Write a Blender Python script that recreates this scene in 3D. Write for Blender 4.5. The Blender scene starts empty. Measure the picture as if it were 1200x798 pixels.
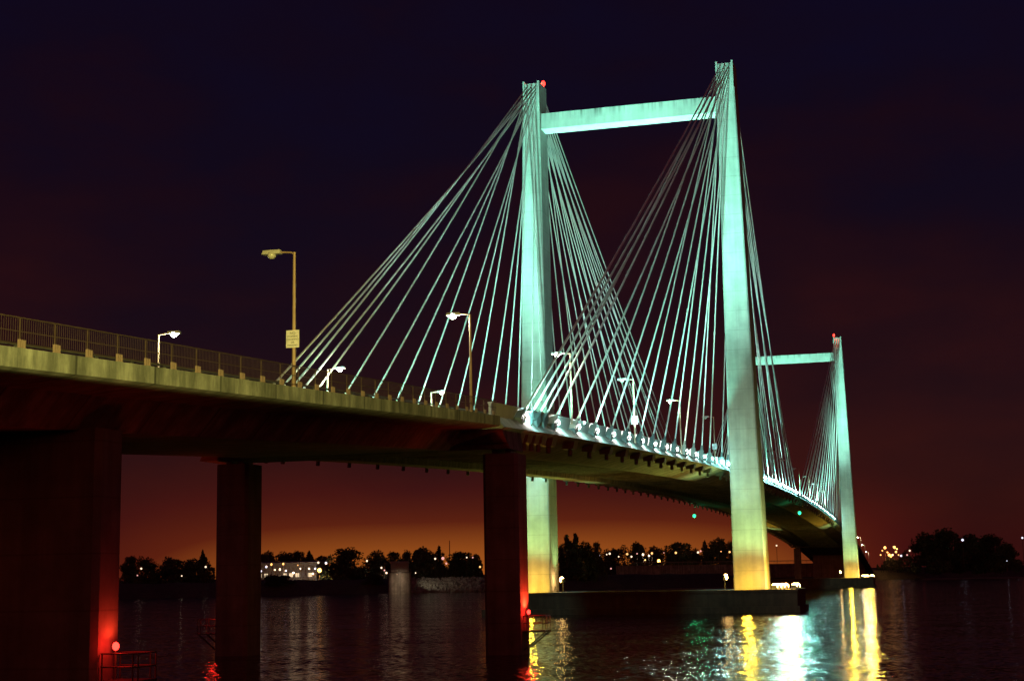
import bpy, bmesh, math, random
from mathutils import Vector, Matrix
R = math.radians
sc = bpy.context.scene
col = sc.collection
rng = random.Random(7)

# ------------------------------------------------------------------ helpers
def tag(o, label=None, cat=None, group=None, kind=None):
    if label: o['label'] = label
    if cat: o['category'] = cat
    if group: o['group'] = group
    if kind: o['kind'] = kind
    return o

def empty(name, loc=(0, 0, 0), rz=0, parent=None):
    o = bpy.data.objects.new(name, None)
    o.empty_display_size = .5
    col.objects.link(o)
    o.location = loc
    o.rotation_euler = (0, 0, rz)
    if parent: o.parent = parent
    return o

class MB:
    """collects faces, links them as one mesh object"""
    def __init__(s): s.v = []; s.f = []; s.smooth = []
    def add(s, vs, fs, smooth=False):
        b = len(s.v)
        s.v += [tuple(v) for v in vs]
        for f in fs:
            s.f.append(tuple(b + i for i in f)); s.smooth.append(smooth)
    def box(s, x0, x1, y0, y1, z0, z1):
        s.hexa([(x0, y0, z0), (x1, y0, z0), (x1, y1, z0), (x0, y1, z0)], [(x0, y0, z1), (x1, y0, z1), (x1, y1, z1), (x0, y1, z1)])
    def hexa(s, b, t):
        s.add(list(b) + list(t), [(3, 2, 1, 0), (4, 5, 6, 7), (0, 1, 5, 4), (1, 2, 6, 5), (2, 3, 7, 6), (3, 0, 4, 7)])
    def obox(s, c, ax, ay, az):
        c = Vector(c); ax = Vector(ax); ay = Vector(ay); az = Vector(az)
        q = lambda i, j, k: c + ax * i + ay * j + az * k
        s.hexa([q(-1, -1, -1), q(1, -1, -1), q(1, 1, -1), q(-1, 1, -1)], [q(-1, -1, 1), q(1, -1, 1), q(1, 1, 1), q(-1, 1, 1)])
    def tube(s, pts, r, n=8, cap=True):
        pts = [Vector(p) for p in pts]
        rs = r if isinstance(r, (list, tuple)) else [r] * len(pts)
        vs = []
        for i, p in enumerate(pts):
            d = (pts[min(i + 1, len(pts) - 1)] - pts[max(i - 1, 0)]).normalized()
            up = Vector((0, 0, 1)) if abs(d.z) < .95 else Vector((1, 0, 0))
            a = d.cross(up).normalized(); b = d.cross(a)
            for k in range(n):
                t = 2 * math.pi * k / n
                vs.append(p + a * (math.cos(t) * rs[i]) + b * (math.sin(t) * rs[i]))
        fs = []
        for i in range(len(pts) - 1):
            for k in range(n):
                fs.append((i * n + k, i * n + (k + 1) % n, (i + 1) * n + (k + 1) % n, (i + 1) * n + k))
        s.add(vs, fs, n > 5)
        if cap:
            s.add(vs[:n], [tuple(range(n))]); s.add(vs[-n:], [tuple(reversed(range(n)))])
    def ball(s, c, r, seg=10, ring=6, sz=1.0):
        vs = []; fs = []
        for i in range(ring + 1):
            a = math.pi * i / ring
            for k in range(seg):
                t = 2 * math.pi * k / seg
                vs.append((c[0] + r * math.sin(a) * math.cos(t), c[1] + r * math.sin(a) * math.sin(t), c[2] + r * sz * math.cos(a)))
        for i in range(ring):
            for k in range(seg):
                fs.append((i * seg + k, (i + 1) * seg + k, (i + 1) * seg + (k + 1) % seg, i * seg + (k + 1) % seg))
        s.add(vs, fs, True)
    def sweep(s, sections, closed=True):
        n = len(sections[0]); vs = [p for q in sections for p in q]; fs = []
        for i in range(len(sections) - 1):
            for k in range(n if closed else n - 1):
                fs.append((i * n + k, (i + 1) * n + k, (i + 1) * n + (k + 1) % n, i * n + (k + 1) % n))
        if closed:
            fs.append(tuple(range(n))); fs.append(tuple((len(sections) - 1) * n + k for k in reversed(range(n))))
        s.add(vs, fs)
    def mesh(s, name, mat, fix=True):
        me = bpy.data.meshes.new(name)
        me.from_pydata(s.v, [], s.f)
        me.polygons.foreach_set('use_smooth', s.smooth)
        if mat: me.materials.append(mat)
        if fix:
            bm = bmesh.new(); bm.from_mesh(me)
            bmesh.ops.recalc_face_normals(bm, faces=bm.faces)
            bm.to_mesh(me); bm.free()
        me.update()
        return me
    def build(s, name, mat, parent=None, loc=None, fix=True):
        o = bpy.data.objects.new(name, s.mesh(name, mat, fix))
        col.objects.link(o)
        if parent: o.parent = parent
        if loc: o.location = loc
        return o

def inst(name, me, parent=None, loc=(0, 0, 0), rz=0, scale=None):
    o = bpy.data.objects.new(name, me)
    col.objects.link(o)
    if parent: o.parent = parent
    o.location = loc; o.rotation_euler = (0, 0, rz)
    if scale: o.scale = scale
    return o

def light(kind, name, loc, power, color, parent=None, target=None, size=60, blend=.6, radius=.2):
    l = bpy.data.lights.new(name, kind)
    l.energy = power; l.color = color; l.shadow_soft_size = radius
    if kind == 'SPOT': l.spot_size = R(size); l.spot_blend = blend
    o = bpy.data.objects.new(name, l); col.objects.link(o)
    o.location = loc
    if target is not None:
        o.rotation_euler = (Vector(target) - Vector(loc)).to_track_quat('-Z', 'Y').to_euler()
    if parent: o.parent = parent
    return o

# ------------------------------------------------------------------ materials
def newmat(name):
    m = bpy.data.materials.new(name); m.use_nodes = True
    return m, m.node_tree.nodes, m.node_tree.links, m.node_tree.nodes['Principled BSDF']

def concrete(name, base, var=.25, rough=.85, scale=.35, joints=0, streak=0, bump=.15, xjoint=0):
    m, n, l, p = newmat(name)
    tc = n.new('ShaderNodeTexCoord')
    n1 = n.new('ShaderNodeTexNoise'); n1.inputs['Scale'].default_value = scale; n1.inputs['Detail'].default_value = 8; n1.inputs['Roughness'].default_value = .65
    l.new(tc.outputs['Object'], n1.inputs['Vector'])
    mp = n.new('ShaderNodeMapping'); mp.inputs['Scale'].default_value = (1.1, 1.1, .07)
    l.new(tc.outputs['Object'], mp.inputs['Vector'])
    n2 = n.new('ShaderNodeTexNoise'); n2.inputs['Scale'].default_value = 1.2; n2.inputs['Detail'].default_value = 5
    l.new(mp.outputs[0], n2.inputs['Vector'])
    def ramp(src, a, b, lo, hi):
        r = n.new('ShaderNodeMapRange'); r.inputs[1].default_value = a; r.inputs[2].default_value = b
        r.inputs[3].default_value = lo; r.inputs[4].default_value = hi; l.new(src, r.inputs[0]); return r.outputs[0]
    def mul(a, b):
        k = n.new('ShaderNodeMath'); k.operation = 'MULTIPLY'; l.new(a, k.inputs[0]); l.new(b, k.inputs[1]); return k.outputs[0]
    f = mul(ramp(n1.outputs[0], .3, .7, 1 - var, 1 + var * .4), ramp(n2.outputs[0], .35, .65, 1 - var * .8, 1.0))
    sep = n.new('ShaderNodeSeparateXYZ'); l.new(tc.outputs['Object'], sep.inputs[0])
    if joints:
        k = n.new('ShaderNodeMath'); k.operation = 'PINGPONG'; k.inputs[1].default_value = joints / 2; l.new(sep.outputs[2], k.inputs[0])
        f = mul(f, ramp(k.outputs[0], 0, .06, .68, 1))
    if xjoint:   # construction joints across the deck, with rust-dark edges
        k = n.new('ShaderNodeMath'); k.operation = 'PINGPONG'; k.inputs[1].default_value = xjoint / 2; l.new(sep.outputs[0], k.inputs[0])
        f = mul(f, ramp(k.outputs[0], .03, .12, .3, 1))
        mp4 = n.new('ShaderNodeMapping'); mp4.inputs['Scale'].default_value = (.8, .2, .15); l.new(tc.outputs['Object'], mp4.inputs['Vector'])
        n5 = n.new('ShaderNodeTexNoise'); n5.inputs['Scale'].default_value = 1.5; n5.inputs['Detail'].default_value = 9; n5.inputs['Roughness'].default_value = .75; l.new(mp4.outputs[0], n5.inputs['Vector'])
        f = mul(f, ramp(n5.outputs[0], .42, .6, .5, 1.05))
    if streak:   # dark run-off stains hanging from the top edge (object z = streak)
        mp3 = n.new('ShaderNodeMapping'); mp3.inputs['Scale'].default_value = (0.1, .9, .02)
        l.new(tc.outputs['Object'], mp3.inputs['Vector'])
        n3 = n.new('ShaderNodeTexNoise'); n3.inputs['Scale'].default_value = 1.6; n3.inputs['Detail'].default_value = 7; n3.inputs['Roughness'].default_value = .7
        l.new(mp3.outputs[0], n3.inputs['Vector'])
        top = ramp(sep.outputs[2], streak - 1.5, streak, 0, 1)
        msk = mul(ramp(n3.outputs[0], .46, .66, 0, 1), top)
        f = mul(f, ramp(msk, 0, 1, 1, .18))
    mx = n.new('ShaderNodeVectorMath'); mx.operation = 'SCALE'; mx.inputs[0].default_value = base; l.new(f, mx.inputs['Scale'])
    l.new(mx.outputs[0], p.inputs['Base Color'])
    p.inputs['Roughness'].default_value = rough
    b = n.new('ShaderNodeBump'); b.inputs['Strength'].default_value = bump; b.inputs['Distance'].default_value = .1
    n4 = n.new('ShaderNodeTexNoise'); n4.inputs['Scale'].default_value = 3; n4.inputs['Detail'].default_value = 6; l.new(tc.outputs['Object'], n4.inputs['Vector'])
    l.new(n4.outputs[0], b.inputs['Height']); l.new(b.outputs[0], p.inputs['Normal'])
    return m

def plain(name, base, rough=.6, metal=0, var=.15):
    m, n, l, p = newmat(name)
    tc = n.new('ShaderNodeTexCoord'); no = n.new('ShaderNodeTexNoise'); no.inputs['Scale'].default_value = 2.5; no.inputs['Detail'].default_value = 4
    l.new(tc.outputs['Object'], no.inputs['Vector'])
    r = n.new('ShaderNodeMapRange'); r.inputs[1].default_value = .3; r.inputs[2].default_value = .7; r.inputs[3].default_value = 1 - var; r.inputs[4].default_value = 1 + var
    l.new(no.outputs[0], r.inputs[0])
    mx = n.new('ShaderNodeVectorMath'); mx.operation = 'SCALE'; mx.inputs[0].default_value = base; l.new(r.outputs[0], mx.inputs['Scale'])
    l.new(mx.outputs[0], p.inputs['Base Color'])
    p.inputs['Roughness'].default_value = rough; p.inputs['Metallic'].default_value = metal
    return m

def glow(name, color, strength):
    m, n, l, p = newmat(name)
    p.inputs['Base Color'].default_value = (*[min(1, c) * .8 for c in color], 1)
    p.inputs['Emission Color'].default_value = (*color, 1)
    p.inputs['Emission Strength'].default_value = strength
    return m

M = dict(
    tower=concrete('tower_concrete', (.41, .41, .39), .24, joints=3.05),
    beam=concrete('crossbeam_concrete', (.40, .40, .38), .18, streak=80.5),
    deck=concrete('deck_concrete', (.34, .33, .31), .3, scale=.6, xjoint=8.23),
    soffit=concrete('approach_concrete', (.33, .32, .30), .45, scale=.5, xjoint=6.1),
    pier=concrete('pier_concrete', (.26, .25, .24), .4, scale=.4, joints=2.4),
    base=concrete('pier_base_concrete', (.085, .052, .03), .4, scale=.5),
    parapet=concrete('parapet_concrete', (.5, .5, .48), .15),
    asphalt=concrete('asphalt', (.05, .05, .05), .2, scale=2),
    cable=plain('cable_sheath', (.80, .80, .78), .45, 0, .05),
    block=plain('anchor_paint', (.13, .17, .17), .5),
    steel=plain('dark_steel', (.10, .10, .10), .5, .4),
    picket=plain('railing_metal', (.085, .055, .045), .5, .3),
    pole=plain('lamp_post_metal', (.33, .21, .15), .5, .2),
    white=plain('sign_white', (.60, .54, .58), .5),
    foot=plain('rusty_post_base', (.20, .13, .115), .7),
    black=plain('sign_lettering', (.03, .03, .03), .6),
    leaf=plain('foliage', (.05, .07, .03), .9, 0, .5),
    bark=plain('bark', (.06, .045, .03), .9),
    earth=concrete('earth', (.10, .085, .06), .5, .95, .08, bump=.4),
    rock=concrete('riprap_rock', (.33, .31, .28), .6, .9, .5, bump=.6),
    shed=plain('metal_cladding', (.20, .18, .15), .6),
    roof=plain('roof_metal', (.2, .19, .18), .6),
    lens=glow('floodlight_lens', (1, .97, .90), 240),
    lensteal=glow('floodlight_lens_turquoise', (.40, 1, .92), 180),
    lamp=glow('lamp_white', (.85, 1, .72), 40),
    lampoff=plain('lamp_glass_unlit', (.42, .38, .36), .3),
    sodium=glow('lamp_sodium', (1, .58, .18), 60),
    red=glow('lamp_red', (1, .05, .03), 5),
    redbright=glow('lamp_red_bright', (1, .03, .02), 6),
    green=glow('lamp_green', (.03, 1, .38), 2.2),
    fw=glow('far_lamp_white', (1, .74, .5), 1.7),
    fo=glow('far_lamp_orange', (1, .5, .16), 1.9),
    fb=glow('far_lamp_bluish', (.8, .8, 1), 1.6),
    fr=glow('far_lamp_pink', (1, .45, .4), 1.0),
    win=glow('lit_window', (1, .8, .5), .8),
)

# river
def water_mat():
    m, n, l, p = newmat('river_water')
    p.inputs['Base Color'].default_value = (.008, .009, .012, 1)
    p.inputs['Roughness'].default_value = .06
    p.inputs['IOR'].default_value = 1.33
    tc = n.new('ShaderNodeTexCoord')
    def noise(sx, sy, det, rot):
        mp = n.new('ShaderNodeMapping'); mp.inputs['Scale'].default_value = (sx, sy, 1); mp.inputs['Rotation'].default_value = (0, 0, R(rot))
        l.new(tc.outputs['Object'], mp.inputs['Vector'])
        t = n.new('ShaderNodeTexNoise'); t.inputs['Scale'].default_value = 1; t.inputs['Detail'].default_value = det; t.inputs['Roughness'].default_value = .55
        l.new(mp.outputs[0], t.inputs['Vector']); return t.outputs[1]
    def slope(src, amp):
        q = n.new('ShaderNodeVectorMath'); q.operation = 'MULTIPLY_ADD'
        q.inputs[1].default_value = (amp, amp, 0); q.inputs[2].default_value = (-amp / 2, -amp / 2, 0)
        l.new(src, q.inputs[0]); return q.outputs[0]
    a = slope(noise(2.6, 1.5, 2, 25), .72); b = slope(noise(.16, .10, 2, -20), .20)
    ad = n.new('ShaderNodeVectorMath'); ad.operation = 'ADD'; l.new(a, ad.inputs[0]); l.new(b, ad.inputs[1])
    a2 = n.new('ShaderNodeVectorMath'); a2.operation = 'ADD'; a2.inputs[1].default_value = (0, 0, 1); l.new(ad.outputs[0], a2.inputs[0])
    nz = n.new('ShaderNodeVectorMath'); nz.operation = 'NORMALIZE'; l.new(a2.outputs[0], nz.inputs[0])
    l.new(nz.outputs[0], p.inputs['Normal'])
    return m
M['water'] = water_mat()

# ------------------------------------------------------------------ camera
CAM = Vector((-233.392, -43.056, 5.937)); F_PX = 1770.5
yaw, pit, rol = R(15.221), R(8.847), R(-1.018)
Fv = Vector((math.cos(yaw) * math.cos(pit), math.sin(yaw) * math.cos(pit), math.sin(pit)))
Rv = Vector((math.sin(yaw), -math.cos(yaw), 0)); Uv = Rv.cross(Fv)
R2 = math.cos(rol) * Rv + math.sin(rol) * Uv; U2 = -math.sin(rol) * Rv + math.cos(rol) * Uv
cam = bpy.data.cameras.new('camera'); cam.sensor_width = 36; cam.lens = F_PX / 1200 * 36; cam.clip_end = 30000; cam.clip_start = .5
co = bpy.data.objects.new('camera', cam); col.objects.link(co)
m3 = Matrix((R2, U2, -Fv)).transposed()
co.matrix_world = Matrix.Translation(CAM) @ m3.to_4x4()
sc.camera = co

def at(px, py, dist):
    """world point seen at a photo pixel, at a horizontal distance from the photographer"""
    d = Fv * F_PX + R2 * (px - 600) - U2 * (py - 399)
    k = dist / math.hypot(d.x, d.y)
    return CAM + d * k

# ------------------------------------------------------------------ sky
w = bpy.data.worlds.new('World'); sc.world = w; w.use_nodes = True
n = w.node_tree.nodes; l = w.node_tree.links; n.clear()
out = n.new('ShaderNodeOutputWorld')
sky = n.new('ShaderNodeTexSky'); sky.sky_type = 'NISHITA'; sky.sun_disc = False
sky.sun_elevation = R(-6); sky.sun_rotation = R(80)
bg1 = n.new('ShaderNodeBackground'); bg1.inputs['Strength'].default_value = .05
l.new(sky.outputs[0], bg1.inputs['Color'])
tc = n.new('ShaderNodeTexCoord')
nrm = n.new('ShaderNodeVectorMath'); nrm.operation = 'NORMALIZE'; l.new(tc.outputs['Generated'], nrm.inputs[0])
sp = n.new('ShaderNodeSeparateXYZ'); l.new(nrm.outputs[0], sp.inputs[0])
ga = R(16.3)
dot = n.new('ShaderNodeVectorMath'); dot.operation = 'DOT_PRODUCT'; dot.inputs[1].default_value = (math.cos(ga), math.sin(ga), 0); l.new(nrm.outputs[0], dot.inputs[0])
noi = n.new('ShaderNodeTexNoise'); noi.inputs['Scale'].default_value = 6; noi.inputs['Detail'].default_value = 7
mps = n.new('ShaderNodeMapping'); mps.inputs['Scale'].default_value = (1, 1, 2.5); l.new(nrm.outputs[0], mps.inputs[0]); l.new(mps.outputs[0], noi.inputs['Vector'])
nm = n.new('ShaderNodeMapRange'); nm.inputs[1].default_value = .3; nm.inputs[2].default_value = .7; nm.inputs[3].default_value = -.08; nm.inputs[4].default_value = .08; l.new(noi.outputs[0], nm.inputs[0])
addz = n.new('ShaderNodeMath'); addz.operation = 'ADD'; l.new(sp.outputs[2], addz.inputs[0]); l.new(nm.outputs[0], addz.inputs[1])
r1 = n.new('ShaderNodeMapRange'); r1.inputs[1].default_value = -.02; r1.inputs[2].default_value = .42; l.new(addz.outputs[0], r1.inputs[0])
ra = n.new('ShaderNodeValToRGB')       # town light dying upward into night blue
E0 = ra.color_ramp.elements
E0[0].position = 0; E0[0].color = (.034, .0042, .0042, 1)
E0[1].position = 1; E0[1].color = (.0040, .0023, .0125, 1)
for pos, c in ((.18, (.025, .0034, .0044)), (.40, (.0145, .0026, .0050)), (.60, (.0085, .0021, .0064)), (.76, (.0052, .0021, .0088))):
    e = E0.new(pos); e.color = (*c, 1)
l.new(r1.outputs[0], ra.inputs[0])
# orange glow low over the town
gz = n.new('ShaderNodeMapRange'); gz.interpolation_type = 'SMOOTHERSTEP'; gz.inputs[1].default_value = .115; gz.inputs[2].default_value = -.02; l.new(sp.outputs[2], gz.inputs[0])
gp = n.new('ShaderNodeMath'); gp.operation = 'POWER'; gp.inputs[1].default_value = 1.9; l.new(gz.outputs[0], gp.inputs[0])
gx = n.new('ShaderNodeMapRange'); gx.interpolation_type = 'SMOOTHSTEP'; gx.inputs[1].default_value = .95; gx.inputs[2].default_value = 1.0; l.new(dot.outputs['Value'], gx.inputs[0])
gm = n.new('ShaderNodeMath'); gm.operation = 'MULTIPLY'; l.new(gp.outputs[0], gm.inputs[0]); l.new(gx.outputs[0], gm.inputs[1])
gc = n.new('ShaderNodeValToRGB'); G = gc.color_ramp.elements
G[0].position = 0; G[0].color = (0, 0, 0, 1); G[1].position = 1; G[1].color = (.37, .10, .009, 1)
for pos, c in ((.15, (.022, .0012, .0005)), (.45, (.072, .0095, .0008))):
    e = G.new(pos); e.color = (*c, 1)
l.new(gm.outputs[0], gc.inputs[0])
ad = n.new('ShaderNodeMix'); ad.data_type = 'RGBA'; ad.blend_type = 'ADD'; ad.inputs[0].default_value = 1
l.new(ra.outputs[0], ad.inputs[6]); l.new(gc.outputs[0], ad.inputs[7])
gb = n.new('ShaderNodeMapRange'); gb.interpolation_type = 'SMOOTHSTEP'; gb.inputs[1].default_value = .2; gb.inputs[2].default_value = -.9; l.new(dot.outputs['Value'], gb.inputs[0])
gy = n.new('ShaderNodeMapRange'); gy.interpolation_type = 'SMOOTHSTEP'; gy.inputs[1].default_value = .45; gy.inputs[2].default_value = 0; l.new(sp.outputs[2], gy.inputs[0])
gt = n.new('ShaderNodeMath'); gt.operation = 'MULTIPLY'; l.new(gb.outputs[0], gt.inputs[0]); l.new(gy.outputs[0], gt.inputs[1])
gk = n.new('ShaderNodeMix'); gk.data_type = 'RGBA'; gk.inputs[6].default_value = (0, 0, 0, 1); gk.inputs[7].default_value = (.46, .05, .014, 1); l.new(gt.outputs[0], gk.inputs[0])
ad2 = n.new('ShaderNodeMix'); ad2.data_type = 'RGBA'; ad2.blend_type = 'ADD'; ad2.inputs[0].default_value = 1; l.new(ad.outputs[2], ad2.inputs[6]); l.new(gk.outputs[2], ad2.inputs[7]); ad = ad2
bg2 = n.new('ShaderNodeBackground'); bg2.inputs['Strength'].default_value = 1; l.new(ad.outputs[2], bg2.inputs['Color'])
ash = n.new('ShaderNodeAddShader'); l.new(bg1.outputs[0], ash.inputs[0]); l.new(bg2.outputs[0], ash.inputs[1]); l.new(ash.outputs[0], out.inputs[0])

# ------------------------------------------------------------------ setting: river, banks
mb = MB(); mb.add([(-3000, -4000, 0), (9000, -4000, 0), (9000, 4000, 0), (-3000, 4000, 0)], [(0, 1, 2, 3)])
tag(mb.build('river', M['water']), kind='structure')

SH = [(75, 700), (50, 560), (36, 560), (31, 585), (26, 600), (22, 600), (18, 605), (14, 620), (10, 640), (7, 700), (4.5, 860), (2.5, 950), (0, 1000), (-3, 1030), (-12, 1100), (-40, 1400)]
rows = [(0, -1.2), (5, .6), (16, 5.2), (24, 5.6), (60, 4.6), (150, 5), (500, 6), (2500, 10), (9000, 16)]
vs = []; fs = []
SHD = []
for i in range(len(SH) - 1):
    for k in range(6):
        t = k / 6
        SHD.append((SH[i][0] * (1 - t) + SH[i + 1][0] * t, SH[i][1] * (1 - t) + SH[i + 1][1] * t))
for a, d in SHD:
    j = rng.uniform(-3, 3)
    for dr, z in rows:
        rr = d + dr + j
        vs.append((CAM.x + rr * math.cos(R(a)), CAM.y + rr * math.sin(R(a)), z + (rng.uniform(-.35, .35) if 0 < dr < 400 else 0)))
nr = len(rows)
for i in range(len(SHD) - 1):
    for k in range(nr - 1):
        fs.append((i * nr + k, (i + 1) * nr + k, (i + 1) * nr + k + 1, i * nr + k + 1))
mb = MB(); mb.add(vs, fs, True)
tag(mb.build('far_riverbank', M['earth']), kind='structure')
mb = MB()
mb.sweep([[(x, y, 4.2) for x, y in ((-900, yy), (-224 + 2 * math.sin(yy * .05), yy))] + [(-212 + 2 * math.sin(yy * .05), yy, -1), (-900, yy, -3)] for yy in range(-900, 901, 30)])
tag(mb.build('near_riverbank', M['earth']), kind='structure')
# riprap of broken stone on the far bank, beside the pump house
mb = MB()
for k in range(900):
    a = rng.uniform(16.3, 19.6); t = rng.random()
    d = 604 + t * 15; z = .3 + t * 5.0
    c = Vector((CAM.x + d * math.cos(R(a)), CAM.y + d * math.sin(R(a)), z))
    s = rng.uniform(.3, .8)
    ax = Vector([rng.gauss(0, 1) for _ in range(3)]).normalized(); ay = ax.orthogonal().normalized(); az = ax.cross(ay)
    mb.obox(c, ax * s, ay * s * rng.uniform(.6, 1), az * s * rng.uniform(.4, .8))
tag(mb.build('riprap', M['rock']), 'heap of pale broken stone covering the far bank right of the pump house', 'riprap', kind='stuff')

# ------------------------------------------------------------------ the bridge
def zd(x): return 24.559 - (x - 149.5) ** 2 * (24.559 - 22.567) / 149.5 ** 2 - .22 * min(1, max(0, (-125 - x) / 35))
L = 299.0
bridge = tag(empty('cable_stayed_bridge', (0, 0, 0)), 'long concrete cable-stayed bridge with turquoise floodlit towers and fanned cables', 'bridge')
Ht, Hb = 85.95, 3.3

FAR = 1.17
def sy(s, y): return -y if s < 0 else y * FAR      # the far edge carries a wider walkway
def section_stay(x):
    z = zd(x)
    h = [(-11.7, 0), (-12.45, -.82), (-12.25, -.95), (-7.5, -2.35), (-6.3, -2.35), (-6.0, -.55)]
    pts = [(-y * (FAR if y < -7 else 1), q) for y, q in reversed(h)]
    return [(x, a, z + b) for a, b in h] + [(x, a, z + b) for a, b in pts] + [(x, 6, z + .12), (x, -6, z + .12)]
def section_app(x):
    z = zd(x)
    h = [(-12.2, 0), (-12.2, -.72), (-11.9, -.8), (-9.2, -1.05), (-8.0, -2.45)]
    return [(x, a, z + b) for a, b in h] + [(x, -a * (FAR if a < -9 else 1), z + b) for a, b in reversed(h)] + [(x, 6, z + .12), (x, -6, z + .12)]
def xs(a, b, step=5): 
    k = max(1, round((b - a) / step)); return [a + (b - a) * i / k for i in range(k + 1)]
mb = MB(); mb.sweep([section_stay(x) for x in xs(-123.6, 422.6)])
x = -121.0
while x < 421:          # transverse floor beams between the two edge boxes
    z = zd(x)
    mb.hexa([(x - .18, -6.1, z - 1.75), (x + .18, -6.1, z - 1.75), (x + .18, 6.1, z - 1.75), (x - .18, 6.1, z - 1.75)],
            [(x - .18, -6.1, z - .5), (x + .18, -6.1, z - .5), (x + .18, 6.1, z - .5), (x - .18, 6.1, z - .5)])
    x += 2.743
mb.build('deck', M['deck'], bridge)
for a, b in ((-330, -123.75), (422.75, 640)):
    mb = MB(); mb.sweep([section_app(x) for x in xs(a, b)])
    mb.build('approach_deck', M['soffit'], bridge)
# roadway and pavements
mb = MB(); mb.sweep([[(x, -8.6, zd(x) + .07), (x, 0, zd(x) + .13), (x, 8.6, zd(x) + .07)] for x in xs(-330, 640)], closed=False)
mb.build('roadway', M['asphalt'], bridge)
for y in (-8.9, 8.9):
    mb = MB()
    for z0, z1 in ((.30, .48), (.66, .78)):
        mb.sweep([[(x, y - .06, zd(x) + z0), (x, y - .06, zd(x) + z1), (x, y + .06, zd(x) + z1), (x, y + .06, zd(x) + z0)] for x in xs(-330, 640)])
    for k in range(320):
        x = -326 + 3 * k; mb.box(x - .07, x + .07, y - .05, y + .05, zd(x), zd(x) + .66)
    mb.build('traffic_barrier', M['steel'], bridge)
# parapet along the stayed spans
for s in (-1, 1):
    mb = MB()
    mb.sweep([[(x, sy(s, 11.28), zd(x) - .01), (x, sy(s, 11.28), zd(x) + 1.05), (x, sy(s, 11.06), zd(x) + 1.05), (x, sy(s, 11.06), zd(x) - .01)] for x in xs(-123, 422)])
    mb.sweep([[(x, sy(s, 11.34), zd(x) + 1.05), (x, sy(s, 11.34), zd(x) + 1.17), (x, sy(s, 11.0), zd(x) + 1.17), (x, sy(s, 11.0), zd(x) + 1.05)] for x in xs(-123, 422)])
    mb.build('parapet', M['parapet'], bridge)
# picket railings of the approaches
mb = MB(); mb.box(-.2, .2, -.16, -.035, 0, .04)
for dx in (-.15, 0, .15): mb.box(dx - .035, dx + .035, -.14, -.04, .04, .32)
foot_me = mb.mesh('post_base', M['foot'])
def railing(a, b, y):
    mb = MB(); feet = []; x = a; k = 0
    rail = lambda z0, z1, hw: mb.sweep([[(q, y - hw, zd(q) + z0), (q, y - hw, zd(q) + z1), (q, y + hw, zd(q) + z1), (q, y + hw, zd(q) + z0)] for q in xs(a, b)])
    rail(1.11, 1.15, .03); rail(.16, .19, .015); rail(.62, .65, .015)
    while x < b:
        z = zd(x)
        if k % 16 == 0:
            feet.append((x, y, z))
            mb.box(x - .025, x + .025, y - .02, y + .02, z, z + 1.1)
        else:
            mb.box(x - .012, x + .012, y - .003, y + .003, z + .2, z + 1.1)
        x += .142; k += 1
    rl = mb.build('railing', M['picket'], bridge)
    if y < 0 and a < 0:
        for q in feet: inst('post_base', foot_me, rl, q)
railing(-225, -123.9, -11.95); railing(-225, -123.9, 13.95)
railing(423, 520, -11.95)

# towers
def leg(x0, s):
    """tapering leg; s = -1 near plane, +1 far plane; inner face vertical, outer face battered"""
    mb = MB()
    hx = lambda z: 2.85 + (2.45 - 2.85) * (z - Hb) / (Ht - Hb)
    yi = lambda z: 14.15 + .3 * (z - Hb) / (Ht - Hb)
    yo = lambda z: 19.1 + (17.2 - 19.1) * (z - Hb) / (Ht - Hb)
    def ring(z):
        h = hx(z); a, b = s * yi(z), s * yo(z); c = .18 * s
        return [(x0 - h + .18, a, z), (x0 - h, a + c, z), (x0 - h, b - c, z), (x0 - h + .18, b, z), (x0 + h - .18, b, z), (x0 + h, b - c, z), (x0 + h, a + c, z), (x0 + h - .18, a, z)]
    zh = Ht - 4.3
    mb.sweep([ring(Hb - .3), ring(22), ring(45), ring(zh)])
    a, b = s * yi(Ht), s * yo(Ht); t = .30 * s
    h = hx(zh)
    for q0, q1 in ((a, a + t), (b - t, b)):           # cheeks either side of the cable recess
        mb.hexa([(x0 - h, q0, zh), (x0 + h, q0, zh), (x0 + h, q1, zh), (x0 - h, q1, zh)], [(x0 - h, q0, Ht), (x0 + h, q0, Ht), (x0 + h, q1, Ht), (x0 - h, q1, Ht)])
    o = mb.build('tower_leg', M['tower'], bridge)
    mb = MB()                                          # sloping anchorage in the recess
    mb.hexa([(x0 - h, a + t, zh), (x0 + h, a + t, zh), (x0 + h, b - t, zh), (x0 - h, b - t, zh)], [(x0 - 1.9, a + t, Ht - .2), (x0 + 1.9, a + t, Ht - .2), (x0 + 1.9, b - t, Ht - .2), (x0 - 1.9, b - t, Ht - .2)])
    mb.build('anchorage', M['parapet'], o)
    bc = MB(); bx, by = x0 + (1.6 if x0 < 1 else -1.2), s * (yi(Ht) + .25)
    bc.tube([(bx, by, Ht - .3), (bx, by, Ht + .35)], .1); bc.ball((bx, by, Ht + .75), .34, sz=1.5)
    bo = None
    if (x0 < 1 and s > 0) or (x0 > 1 and s < 0):
        bo = bc.build('aviation_light', M['redbright'], o)
        light('POINT', 'aviation_light_glow', (bx - .2, by + .5 * s, Ht + .8), 900, (1, .04, .02), bridge, radius=.3)
    else:
        bl = MB(); bl.tube([(x0, s * 15.8, Ht - .25), (x0, s * 15.8, Ht + .05)], .12); bl.ball((x0, s * 15.8, Ht + .15), .16)
        bl.build('aviation_light', M['red'], o)
        light('POINT', 'aviation_light_glow', (x0 - .3, s * 15.3, Ht + .4), 60, (1, .04, .02), bridge, radius=.1)
    return o
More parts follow.
